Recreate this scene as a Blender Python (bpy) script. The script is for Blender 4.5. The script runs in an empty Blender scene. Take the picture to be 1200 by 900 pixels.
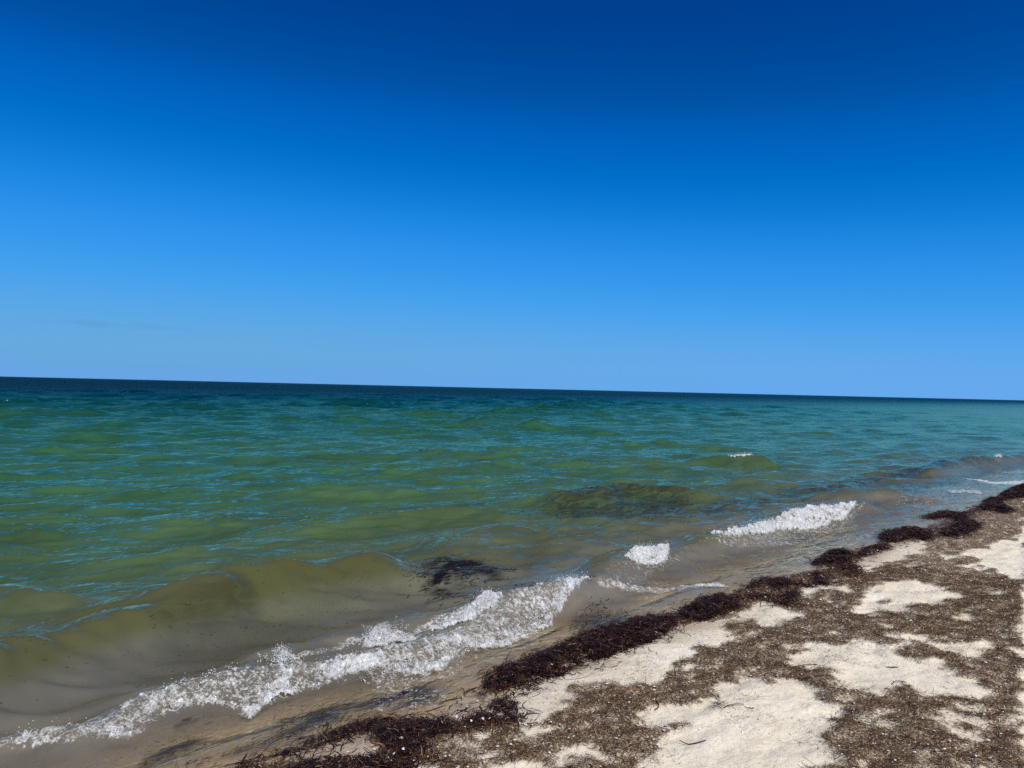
import bpy, math
import numpy as np

RNG = np.random.default_rng(11)
sc = bpy.context.scene
COL = sc.collection

# ------------------------------------------------------------------ camera
CAM_H = 1.75                      # eye height above still water
FPX = 870.0                       # focal length in pixels of a 1200 px wide picture
ROLL = math.atan(28 / 1200)
PITCH = math.atan(5 / FPX)
fwd = np.array([0, math.cos(PITCH), math.sin(PITCH)])
r0 = np.array([1.0, 0, 0]); u0 = np.cross(r0, fwd)
right = math.cos(ROLL) * r0 + math.sin(ROLL) * u0
up = -math.sin(ROLL) * r0 + math.cos(ROLL) * u0
from mathutils import Matrix, Vector
cam_data = bpy.data.cameras.new("camera")
cam = bpy.data.objects.new("camera", cam_data)
COL.objects.link(cam)
cam.matrix_world = Matrix(((right[0], up[0], -fwd[0], 0), (right[1], up[1], -fwd[1], 0),
                           (right[2], up[2], -fwd[2], CAM_H), (0, 0, 0, 1)))
cam_data.sensor_width = 36
cam_data.lens = 36 * FPX / 1200
cam_data.clip_start = 0.05
cam_data.clip_end = 60000
sc.camera = cam

# ------------------------------------------------------------------ sky, sun, exposure
SUN_EL, SUN_AZ = 52.0, 150.0      # azimuth clockwise from +Y (view direction): behind, to the right
world = bpy.data.worlds.new("World"); sc.world = world
world.use_nodes = True
wn, wl = world.node_tree.nodes, world.node_tree.links
wn.clear()
sky = wn.new("ShaderNodeTexSky"); sky.sky_type = 'NISHITA'; sky.sun_disc = False
sky.sun_elevation = math.radians(SUN_EL); sky.sun_rotation = math.radians(SUN_AZ)
sky.altitude = 3000; sky.air_density = 1.0; sky.dust_density = 0.0; sky.ozone_density = 6.0
# one film-like response per channel over the whole sky: clear deep blue as the photograph records it
def vscale(v, k):
    x = wn.new("ShaderNodeVectorMath"); x.operation = 'SCALE'; x.inputs['Scale'].default_value = k
    wl.new(v, x.inputs[0]); return x.outputs[0]
crv = wn.new("ShaderNodeRGBCurve")
for ci, pts in enumerate(([(0, 0), (0.10, 0.0), (0.17, 0.030), (0.354, 0.112), (0.7, 0.135), (1, 0.15)],
                          [(0, 0), (0.127, 0.057), (0.18, 0.132), (0.33, 0.305), (0.61, 0.395), (1, 0.36)],
                          [(0, 0), (0.285, 0.300), (0.395, 0.56), (0.64, 0.84), (0.88, 0.78), (1, 0.66)])):
    c = crv.mapping.curves[ci]
    c.points[0].location = pts[0]; c.points[1].location = pts[-1]
    for p_ in pts[1:-1]: c.points.new(*p_)
crv.mapping.update()
bg = wn.new("ShaderNodeBackground"); bg.inputs['Strength'].default_value = 0.1
wo = wn.new("ShaderNodeOutputWorld")
wl.new(vscale(sky.outputs[0], 0.1), crv.inputs['Color'])
wl.new(vscale(crv.outputs[0], 10.0), bg.inputs['Color']); wl.new(bg.outputs[0], wo.inputs['Surface'])

sun_d = bpy.data.lights.new("sun", 'SUN'); sun_d.energy = 4.8; sun_d.angle = math.radians(0.53)
sun_d.color = (1.0, 0.95, 0.87)
sun = bpy.data.objects.new("sun", sun_d); COL.objects.link(sun)
a, e = math.radians(SUN_AZ), math.radians(SUN_EL)
to_sun = Vector((math.sin(a) * math.cos(e), math.cos(a) * math.cos(e), math.sin(e)))
sun.rotation_euler = to_sun.to_track_quat('Z', 'Y').to_euler()
sun.location = (0, -5, 30)

sc.view_settings.view_transform = 'Standard'
sc.view_settings.look = 'None'
sc.view_settings.exposure = 0.0
sc.view_settings.gamma = 1.0
sc.view_settings.use_curve_mapping = False
sc.render.engine = 'CYCLES'
sc.cycles.use_denoising = False
sc.cycles.max_bounces = 8
sc.cycles.sample_clamp_direct = 4.0
sc.cycles.sample_clamp_indirect = 4.0
sc.cycles.transparent_max_bounces = 64

# ------------------------------------------------------------------ small maths
def smooth(a, b, x):
    t = np.clip((x - a) / (b - a), 0, 1)
    return t * t * (3 - 2 * t)

_perm = np.random.default_rng(5).permutation(512).astype(np.int64)
_ang = np.random.default_rng(6).random(512) * 2 * np.pi
_gx, _gy = np.cos(_ang), np.sin(_ang)
def perlin(x, y):
    xi = np.floor(x).astype(np.int64); yi = np.floor(y).astype(np.int64)
    xf, yf = x - xi, y - yi
    uu = xf * xf * xf * (xf * (xf * 6 - 15) + 10); vv = yf * yf * yf * (yf * (yf * 6 - 15) + 10)
    def g(ix, iy, dx, dy):
        h = _perm[(_perm[ix & 511] + iy) & 511]
        return _gx[h] * dx + _gy[h] * dy
    a_ = g(xi, yi, xf, yf); b_ = g(xi + 1, yi, xf - 1, yf)
    c_ = g(xi, yi + 1, xf, yf - 1); d_ = g(xi + 1, yi + 1, xf - 1, yf - 1)
    return 1.4 * ((a_ * (1 - uu) + b_ * uu) * (1 - vv) + (c_ * (1 - uu) + d_ * uu) * vv)
def fbm(x, y, octaves=4, gain=0.5):
    out, amp, f = 0, 1.0, 1.0
    for k in range(octaves):
        out = out + amp * perlin(x * f + 17.3 * k, y * f - 9.1 * k); amp *= gain; f *= 2.03
    return out

# ------------------------------------------------------------------ shore frame: s runs along the waterline, n points out to sea
UX, UY = 0.70, 0.714
_l = math.hypot(UX, UY); UX, UY = UX / _l, UY / _l
THETA = math.atan2(UY, UX)
def to_sn(x, y): return x * UX + y * UY, -x * UY + y * UX
def to_xy(s, n): return s * UX - n * UY, s * UY + n * UX

def ray(px, py):
    px = np.asarray(px, float); py = np.asarray(py, float)
    d = (fwd[None] * FPX + np.outer(px - 600, right) + np.outer(450 - py, up))
    return d
def px_plane(pts, z=0.0):
    p = np.asarray(pts, float); d = ray(p[:, 0], p[:, 1])
    t = (z - CAM_H) / d[:, 2]
    return np.stack(to_sn(d[:, 0] * t, d[:, 1] * t), 1)

# the waterline as the photograph shows it, on the still-water plane
WL = px_plane([(205, 935), (270, 905), (340, 880), (440, 846), (510, 838), (548, 815), (572, 799), (690, 750), (800, 719),
               (850, 697), (880, 684), (950, 668), (1000, 647), (1040, 632), (1100, 611), (1150, 590), (1200, 566)])
_o = np.argsort(WL[:, 0]); WLs, WLn = WL[_o, 0], WL[_o, 1]
_gs = np.arange(-40, 80, 0.05)
_gn = np.interp(_gs, WLs, WLn)
_k = np.hanning(13); _k /= _k.sum()
_gn = np.convolve(np.pad(_gn, 6, mode='edge'), _k, mode='valid')
_gn = _gn + 0.05 * perlin(_gs * 1.7, _gs * 0 + 3.3)
def shore(s): return np.interp(s, _gs, _gn)

def ground(s, n):
    nd = n - shore(s)
    base = np.where(nd < 0, 0.34 * (1 - np.exp(np.minimum(nd, 0) * 0.27)), -1.9 * (1 - np.exp(-np.maximum(nd, 0) * 0.05)))
    lump = 0.018 * fbm(s * 1.3, n * 1.6, 4) + 0.014 * fbm(s * 4.5 + 7, n * 5.5, 2) + 0.005 * fbm(s * 13, n * 13, 2)
    return base + lump * smooth(-0.05, -1.1, nd)

def px_ground(pts):
    p = np.asarray(pts, float); d = ray(p[:, 0], p[:, 1])
    z = np.zeros(len(p))
    for _ in range(12):
        t = (z - CAM_H) / d[:, 2]
        s, n = to_sn(d[:, 0] * t, d[:, 1] * t)
        z = np.maximum(ground(s, n), 0)
    return np.stack([s, n], 1)

def in_poly(s, n, poly):
    inside = np.zeros(s.shape, bool)
    x0, y0 = poly.min(0); x1, y1 = poly.max(0)
    m = (s >= x0) & (s <= x1) & (n >= y0) & (n <= y1)
    if not m.any(): return inside
    a_, b_ = s[m], n[m]; r = np.zeros(a_.shape, bool)
    q = np.roll(poly, -1, 0)
    for (xa, ya), (xb, yb) in zip(poly, q):
        if ya == yb: continue
        c = ((ya > b_) != (yb > b_)) & (a_ < (xb - xa) * (b_ - ya) / (yb - ya) + xa)
        r ^= c
    inside[m] = r
    return inside
def edge_dist(s, n, poly):
    d = np.full(s.shape, 9.0)
    q = np.roll(poly, -1, 0)
    for pa, pb in zip(poly, q):
        e_ = pb - pa; L = max((e_ ** 2).sum(), 1e-9)
        t = np.clip(((s - pa[0]) * e_[0] + (n - pa[1]) * e_[1]) / L, 0, 1)
        d = np.minimum(d, np.hypot(s - pa[0] - t * e_[0], n - pa[1] - t * e_[1]))
    return d

# ------------------------------------------------------------------ waves
_wr = np.random.default_rng(21)
NW = 110
W_L = np.exp(_wr.uniform(math.log(0.14), math.log(4.2), NW))
W_DIR = np.radians(20) + _wr.normal(0, 0.33, NW)            # angle off straight-on-shore
W_PH = _wr.uniform(0, 2 * np.pi, NW)
W_K = 2 * np.pi / W_L
W_A = 0.0062 * W_L ** 0.70 * np.where(W_L > 3.2, (3.2 / W_L) ** 1.5, 1) * _wr.uniform(0.6, 1.3, NW)
W_KX, W_KY = -np.sin(W_DIR) * W_K, -np.cos(W_DIR) * W_K

L_L = np.exp(_wr.uniform(math.log(5), math.log(16), 26)); L_DIR = np.radians(25) + _wr.normal(0, 0.35, 26)
L_PH = _wr.uniform(0, 6.283, 26); L_A = 0.017 * (L_L / 8) ** 0.5
L_KX, L_KY = -np.sin(L_DIR) * 2 * np.pi / L_L, -np.cos(L_DIR) * 2 * np.pi / L_L

def path_fn(pts, z):
    q = px_plane(pts, z); o = np.argsort(q[:, 0]); return q[o, 0], q[o, 1]
# breaking crests: (points along the crest in the photo, height, (s start fade, s end fade), back length, face length)
SWELLS = []
def swell(pts, h, back, face, fade):
    z = h * 0.8
    qs, qn = path_fn(pts, z); SWELLS.append((qs, qn, h, back, face, fade))
swell([(-260, 850), (-120, 800), (0, 766), (90, 738), (187, 711), (290, 680), (393, 661), (480, 651), (545, 656), (575, 660)], 0.25, 0.60, 0.26, 0.8)
swell([(-200, 915), (0, 862), (90, 848), (180, 818), (260, 802), (330, 785), (423, 770), (480, 760), (530, 745), (590, 716), (640, 700), (680, 695)], 0.10, 0.30, 0.13, 0.35)
swell([(250, 795), (330, 766), (440, 740), (520, 722), (590, 709), (640, 700)], 0.07, 0.22, 0.12, 0.3)
swell([(640, 712), (690, 684), (740, 652), (790, 641), (830, 634), (890, 618), (940, 602), (1000, 591), (1030, 588)], 0.15, 0.42, 0.19, 0.5)
swell([(500, 640), (560, 628), (610, 618), (660, 620), (720, 628)], 0.13, 0.5, 0.28, 0.4)
swell([(640, 588), (720, 572), (790, 566), (860, 575)], 0.14, 0.6, 0.34, 0.6)
swell([(-160, 710), (-20, 693), (60, 692), (130, 700)], 0.12, 0.55, 0.3, 0.5)
swell([(-60, 628), (20, 616), (60, 616), (110, 626)], 0.13, 0.6, 0.34, 0.5)
swell([(960, 584), (1010, 577), (1060, 575), (1100, 580)], 0.12, 0.5, 0.25, 0.7)
swell([(1080, 550), (1130, 539), (1200, 533), (1290, 520)], 0.20, 0.7, 0.35, 1.2)
swell([(800, 536), (835, 531), (880, 534), (900, 538)], 0.17, 0.8, 0.4, 0.8)

def water(s, n, cell=None):
    nd = n - shore(s)
    h = np.zeros(np.shape(s))
    for k in range(NW):
        amp = W_A[k]
        if cell is not None:
            amp = amp * smooth(2.2, 4.5, W_L[k] / cell)
        amp = amp * ((0.25 if W_L[k] < 0.6 else 0.08) + 0.80 * smooth(0.1, 0.8 + 2.0 * W_L[k], nd)) * (1 + 0.8 * smooth(10, 40, nd))
        h = h + amp * np.sin(W_KX[k] * s + W_KY[k] * n + W_PH[k])
    hl = np.zeros(np.shape(s))
    for k in range(len(L_L)):
        amp = L_A[k] if cell is None else L_A[k] * smooth(2.2, 4.5, L_L[k] / cell)
        hl = hl + amp * np.sin(L_KX[k] * s + L_KY[k] * n + L_PH[k])
    # wave groups: patches of rougher and calmer water
    grp = 0.85 + 0.45 * fbm(s * 0.11, n * 0.13, 2)
    h = h * grp + hl * smooth(10, 45, nd)
    h = h + 3.0 * h * h - 0.006 * smooth(1, 6, nd)        # sharper crests, flatter troughs
    for qs, qn, H, Lb, Lf, fade in SWELLS:
        env = smooth(qs[0], qs[0] + fade, s) * smooth(qs[-1], qs[-1] - fade, s)
        m = env > 0
        if not m.any(): continue
        sm = s[m]
        dl = n[m] - np.interp(sm, qs, qn) + 0.05 * perlin(sm * 2.3, sm * 0 + H * 31) + 0.02 * perlin(sm * 7.3, sm * 0 + H * 57)
        Hh = H * env[m] * (1 + 0.25 * perlin(sm * 1.9 + 5, sm * 0 + H * 77))
        pr = np.where(dl > 0, np.exp(-(dl / Lb) ** 2), np.exp(-np.abs(dl / Lf) ** 1.7))
        pr = pr - 0.22 * np.exp(-((dl + 2.6 * Lf) / (1.2 * Lf)) ** 2)
        add = np.zeros(s.shape); add[m] = Hh * pr
        h = h + add
    h = np.where(nd < 0.35, np.maximum(h, -0.004 + 0.0 * h), h) + 0.004 * smooth(-0.3, 0.25, nd)
    return h

# ------------------------------------------------------------------ mesh helpers
def make_mesh(name, verts, quads, mat, smooth_shade=True, attrs=None, loc=(0, 0, 0), rot=THETA, parent=None):
    """verts in the shore frame; quads (m,3 or 4) index array; one mesh object"""
    me = bpy.data.meshes.new(name)
    v = np.ascontiguousarray(verts, np.float32); f = np.ascontiguousarray(quads, np.int32)
    me.vertices.add(len(v)); me.vertices.foreach_set("co", v.ravel())
    k = f.shape[1]
    me.loops.add(f.size); me.loops.foreach_set("vertex_index", f.ravel())
    me.polygons.add(len(f)); me.polygons.foreach_set("loop_start", np.arange(0, f.size, k, dtype=np.int32))
    me.polygons.foreach_set("use_smooth", np.full(len(f), bool(smooth_shade)))
    for an, av in (attrs or {}).items():
        at = me.attributes.new(an, 'FLOAT', 'POINT'); at.data.foreach_set("value", np.ascontiguousarray(av, np.float32))
    me.update(calc_edges=True)
    me.materials.append(mat)
    o = bpy.data.objects.new(name, me); COL.objects.link(o)
    if parent is not None:
        o.parent = parent
    else:
        o.location = loc; o.rotation_euler = (0, 0, rot)
    return o
def grid_faces(ni, nj):
    i, j = np.meshgrid(np.arange(ni - 1), np.arange(nj - 1), indexing='ij')
    a_ = (i * nj + j).ravel()
    return np.stack([a_, a_ + nj, a_ + nj + 1, a_ + 1], 1)
def tag(o, label=None, cat=None, group=None, kind=None):
    if label: o['label'] = label
    if cat: o['category'] = cat
    if group: o['group'] = group
    if kind: o['kind'] = kind
    return o
def place(s, n, z):
    x, y = to_xy(s, n); return (x, y, z)

def ribbons(s, n, z, length, width, heading, seg=2, curl=0.6, tilt=0.25, lift=0.0, rng=RNG, arch=0.1):
    """flat curved leaf strips; returns verts, quads, tone"""
    N = len(s); m = seg + 1
    t = np.linspace(-0.5, 0.5, m)[None]
    bend = rng.normal(0, curl, N)[:, None]
    ang = heading[:, None] + bend * t * 2
    step = length[:, None] / seg
    ca, sa = np.cos(ang), np.sin(ang)
    mids_c = 0.5 * (ca[:, 1:] + ca[:, :-1]); mids_s = 0.5 * (sa[:, 1:] + sa[:, :-1])
    px = np.concatenate([np.zeros((N, 1)), np.cumsum(mids_c * step, 1)], 1); px -= px.mean(1, keepdims=True)
    py = np.concatenate([np.zeros((N, 1)), np.cumsum(mids_s * step, 1)], 1); py -= py.mean(1, keepdims=True)
    slope = rng.normal(0, tilt, N)[:, None]
    pz = slope * t * length[:, None] + rng.normal(0, arch, N)[:, None] * length[:, None] * (1 - 4 * t * t) + lift
    roll = rng.normal(0, 0.5, N)[:, None] + rng.normal(0, 0.5, N)[:, None] * t
    w = 0.5 * width[:, None] * (1 - 0.55 * np.abs(2 * t) ** 3)
    ox, oy, oz = -sa * w * np.cos(roll), ca * w * np.cos(roll), w * np.sin(roll)
    cx, cy, cz = s[:, None] + px, n[:, None] + py, z[:, None] + pz
    V = np.empty((N, m, 2, 3))
    V[:, :, 0, 0] = cx - ox; V[:, :, 0, 1] = cy - oy; V[:, :, 0, 2] = cz - oz
    V[:, :, 1, 0] = cx + ox; V[:, :, 1, 1] = cy + oy; V[:, :, 1, 2] = cz + oz
    b = (np.arange(N) * m * 2)[:, None] + (np.arange(seg) * 2)[None]
    Q = np.stack([b, b + 2, b + 3, b + 1], -1).reshape(-1, 4)
    tone = np.repeat(rng.random(N), m * 2)
    return V.reshape(-1, 3), Q, tone

_ph = (1 + 5 ** 0.5) / 2
ICO_V = np.array([(-1, _ph, 0), (1, _ph, 0), (-1, -_ph, 0), (1, -_ph, 0), (0, -1, _ph), (0, 1, _ph), (0, -1, -_ph), (0, 1, -_ph),
                  (_ph, 0, -1), (_ph, 0, 1), (-_ph, 0, -1), (-_ph, 0, 1)]) / math.hypot(1, _ph)
ICO_F = np.array([(0, 11, 5), (0, 5, 1), (0, 1, 7), (0, 7, 10), (0, 10, 11), (1, 5, 9), (5, 11, 4), (11, 10, 2), (10, 7, 6), (7, 1, 8),
                  (3, 9, 4), (3, 4, 2), (3, 2, 6), (3, 6, 8), (3, 8, 9), (4, 9, 5), (2, 4, 11), (6, 2, 10), (8, 6, 7), (9, 8, 1)])
OCT_V = np.array([(1, 0, 0), (0, 1, 0), (-1, 0, 0), (0, -1, 0), (0, 0, 1), (0, 0, -1)], float)
OCT_F = np.array([(0, 1, 4), (1, 2, 4), (2, 3, 4), (3, 0, 4), (1, 0, 5), (2, 1, 5), (3, 2, 5), (0, 3, 5)])
def blobs(c, r, rng=RNG, squash=(1, 1, 0.75), rough=0.22, octa=False):
    N = len(c); BV, BF = (OCT_V, OCT_F) if octa else (ICO_V, ICO_F)
    ph = rng.random(N) * 6.283
    V = BV[None] * (1 + rng.normal(0, rough, (N, len(BV), 1))) * (np.array(squash) * rng.uniform(0.7, 1.35, (N, 3)))[:, None] * r[:, None, None]
    x = V[..., 0] * np.cos(ph)[:, None] - V[..., 1] * np.sin(ph)[:, None]
    y = V[..., 0] * np.sin(ph)[:, None] + V[..., 1] * np.cos(ph)[:, None]
    V = np.stack([x, y, V[..., 2]], -1) + c[:, None]
    F = (BF[None] + (np.arange(N) * len(BV))[:, None, None]).reshape(-1, 3)
    return V.reshape(-1, 3), F

# ------------------------------------------------------------------ materials
def mat_new(name):
    m = bpy.data.materials.new(name); m.use_nodes = True
    nt = m.node_tree; nt.nodes.clear()
    return m, nt.nodes, nt.links
def nd_(nodes, typ, **kw):
    x = nodes.new(typ)
    for k, v in kw.items(): setattr(x, k, v)
    return x
def ramp(nodes, stops, interp='LINEAR'):
    r = nodes.new("ShaderNodeValToRGB"); r.color_ramp.interpolation = interp
    el = r.color_ramp.elements
    while len(el) < len(stops): el.new(0.5)
    for q, (p, c) in zip(el, stops):
        q.position = p; q.color = (*c, 1) if len(c) == 3 else c
    return r
def math_(nodes, links, op, a_, b_=None, c_=None, clamp=False):
    x = nodes.new("ShaderNodeMath"); x.operation = op; x.use_clamp = clamp
    for i, v in enumerate((a_, b_, c_)):
        if v is None: continue
        if isinstance(v, (int, float)): x.inputs[i].default_value = v
        else: links.new(v, x.inputs[i])
    return x.outputs[0]
def mix_(nodes, links, fac, c1, c2, blend='MIX'):
    x = nodes.new("ShaderNodeMix"); x.data_type = 'RGBA'; x.blend_type = blend
    for sock, v in ((x.inputs['Factor'], fac), (x.inputs['A'], c1), (x.inputs['B'], c2)):
        if isinstance(v, (int, float)): sock.default_value = v
        elif isinstance(v, tuple): sock.default_value = (*v, 1)
        else: links.new(v, sock)
    return x.outputs['Result']
def noise_(nodes, links, vec, scale, detail=3, rough=0.55, dist=0.0):
    x = nodes.new("ShaderNodeTexNoise"); x.inputs['Scale'].default_value = scale
    x.inputs['Detail'].default_value = detail; x.inputs['Roughness'].default_value = rough; x.inputs['Distortion'].default_value = dist
    if vec is not None: links.new(vec, x.inputs['Vector'])
    return x.outputs['Fac']
def attr_(nodes, name):
    x = nodes.new("ShaderNodeAttribute"); x.attribute_name = name; return x.outputs['Fac']

def sand_material():
    m, N, L = mat_new("sand")
    tc = N.new("ShaderNodeTexCoord").outputs['Object']
    out = N.new("ShaderNodeOutputMaterial"); p = N.new("ShaderNodeBsdfPrincipled")
    big = noise_(N, L, tc, 1.1, 5, 0.6)
    grain = noise_(N, L, tc, 210, 2, 0.7)
    mid = noise_(N, L, tc, 26, 4, 0.65)
    base = ramp(N, [(0.3, (0.66, 0.58, 0.43)), (0.55, (0.76, 0.69, 0.54)), (0.75, (0.82, 0.77, 0.64))])
    L.new(big, base.inputs[0])
    g = ramp(N, [(0.28, (0.42, 0.36, 0.29)), (0.42, (1, 1, 1)), (0.62, (1, 1, 1)), (0.72, (1.25, 1.25, 1.22))])
    L.new(grain, g.inputs[0])
    c = mix_(N, L, 0.75, base.outputs[0], g.outputs[0], 'MULTIPLY')
    g2 = ramp(N, [(0.3, (0.72, 0.68, 0.62)), (0.5, (1, 1, 1))]); L.new(mid, g2.inputs[0])
    c = mix_(N, L, 0.6, c, g2.outputs[0], 'MULTIPLY')
    # scattered dark crumbs of weed
    v = N.new("ShaderNodeTexVoronoi"); v.inputs['Scale'].default_value = 95; L.new(tc, v.inputs['Vector'])
    fl = math_(N, L, 'LESS_THAN', v.outputs['Distance'], 0.20)
    pick = N.new("ShaderNodeSeparateColor"); L.new(v.outputs['Color'], pick.inputs[0])
    patch = noise_(N, L, tc, 3.0, 3, 0.6)
    thr = math_(N, L, 'MULTIPLY_ADD', patch, 1.0, -0.30)
    fl = math_(N, L, 'MULTIPLY', fl, math_(N, L, 'LESS_THAN', pick.outputs[0], thr))
    c = mix_(N, L, math_(N, L, 'MULTIPLY', fl, 0.75), c, (0.10, 0.065, 0.045))
    # crumbled dry weed bedded into the sand below the drifts
    lit = attr_(N, "litter")
    fine = noise_(N, L, tc, 75, 4, 0.75)
    lf = math_(N, L, 'ADD', math_(N, L, 'MULTIPLY', lit, 1.0), math_(N, L, 'MULTIPLY_ADD', fine, 4.0, -2.1), clamp=True)
    lf = math_(N, L, 'MULTIPLY', lf, math_(N, L, 'MULTIPLY', lit, 1.6, clamp=True))
    br = ramp(N, [(0.3, (0.030, 0.017, 0.010)), (0.5, (0.10, 0.056, 0.028)), (0.65, (0.24, 0.15, 0.08))])
    L.new(noise_(N, L, tc, 130, 3, 0.8), br.inputs[0])
    c = mix_(N, L, lf, c, br.outputs[0])
    wet = attr_(N, "wet")
    wc = mix_(N, L, 1.0, c, (0.50, 0.44, 0.37), 'MULTIPLY')
    c = mix_(N, L, wet, c, wc)
    L.new(c, p.inputs['Base Color'])
    L.new(math_(N, L, 'MULTIPLY_ADD', wet, -0.55, 0.95), p.inputs['Roughness'])
    L.new(math_(N, L, 'MULTIPLY_ADD', wet, 0.30, 0.12), p.inputs['Specular IOR Level'])
    h = math_(N, L, 'ADD', math_(N, L, 'MULTIPLY', mid, 1.0), math_(N, L, 'MULTIPLY', grain, 0.35))
    h = math_(N, L, 'ADD', h, math_(N, L, 'MULTIPLY', noise_(N, L, tc, 8, 3, 0.6), 1.6))
    b = N.new("ShaderNodeBump"); b.inputs['Distance'].default_value = 0.012; b.inputs['Strength'].default_value = 0.8
    L.new(h, b.inputs['Height']); L.new(b.outputs[0], p.inputs['Normal'])
    L.new(p.outputs[0], out.inputs[0])
    return m

def leaf_material(name, stops, rough=0.8, spec=0.2, var=0.0):
    m, N, L = mat_new(name)
    out = N.new("ShaderNodeOutputMaterial"); p = N.new("ShaderNodeBsdfPrincipled")
    r = ramp(N, stops); L.new(attr_(N, "tone"), r.inputs[0])
    tc = N.new("ShaderNodeTexCoord").outputs['Object']
    nz = ramp(N, [(0.3, (0.6, 0.6, 0.6)), (0.7, (1.15, 1.12, 1.08))]); L.new(noise_(N, L, tc, 60, 3, 0.7), nz.inputs[0])
    c = mix_(N, L, 0.8, r.outputs[0], nz.outputs[0], 'MULTIPLY')
    L.new(c, p.inputs['Base Color'])
    p.inputs['Roughness'].default_value = rough; p.inputs['Specular IOR Level'].default_value = spec
    L.new(p.outputs[0], out.inputs[0])
    return m

def foam_material(name, sheet):
    m, N, L = mat_new(name)
    out = N.new("ShaderNodeOutputMaterial"); p = N.new("ShaderNodeBsdfPrincipled")
    tc = N.new("ShaderNodeTexCoord").outputs['Object']
    r = ramp(N, [(0.3, (0.46, 0.46, 0.44)), (0.62, (0.76, 0.77, 0.77))]); L.new(noise_(N, L, tc, 40, 4, 0.75), r.inputs[0])
    L.new(r.outputs[0], p.inputs['Base Color'])
    p.inputs['Roughness'].default_value = 0.3; p.inputs['Specular IOR Level'].default_value = 0.5
    if not sheet:
        L.new(p.outputs[0], out.inputs[0]); return m
    v = N.new("ShaderNodeTexVoronoi"); v.inputs['Scale'].default_value = 130; L.new(tc, v.inputs['Vector'])
    b = N.new("ShaderNodeBump"); b.inputs['Distance'].default_value = 0.004; b.inputs['Strength'].default_value = 0.6
    L.new(math_(N, L, 'ADD', math_(N, L, 'MULTIPLY', v.outputs['Distance'], -1.0), noise_(N, L, tc, 60, 3, 0.7)), b.inputs['Height']); L.new(b.outputs[0], p.inputs['Normal'])
    th = attr_(N, "thick")
    # thin froth lets the water show between its bubbles
    al = math_(N, L, 'MULTIPLY_ADD', th, 0.95, math_(N, L, 'MULTIPLY_ADD', noise_(N, L, tc, 60, 6, 0.8), 2.6, -1.34), clamp=True)
    tl = N.new("ShaderNodeBsdfTranslucent"); tl.inputs['Color'].default_value = (0.75, 0.77, 0.76, 1)
    mt = N.new("ShaderNodeMixShader"); mt.inputs[0].default_value = 0.2; L.new(p.outputs[0], mt.inputs[1]); L.new(tl.outputs[0], mt.inputs[2])
    tr = N.new("ShaderNodeBsdfTransparent"); ms = N.new("ShaderNodeMixShader")
    L.new(al, ms.inputs[0]); L.new(tr.outputs[0], ms.inputs[1]); L.new(mt.outputs[0], ms.inputs[2]); L.new(ms.outputs[0], out.inputs[0])
    return m

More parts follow.
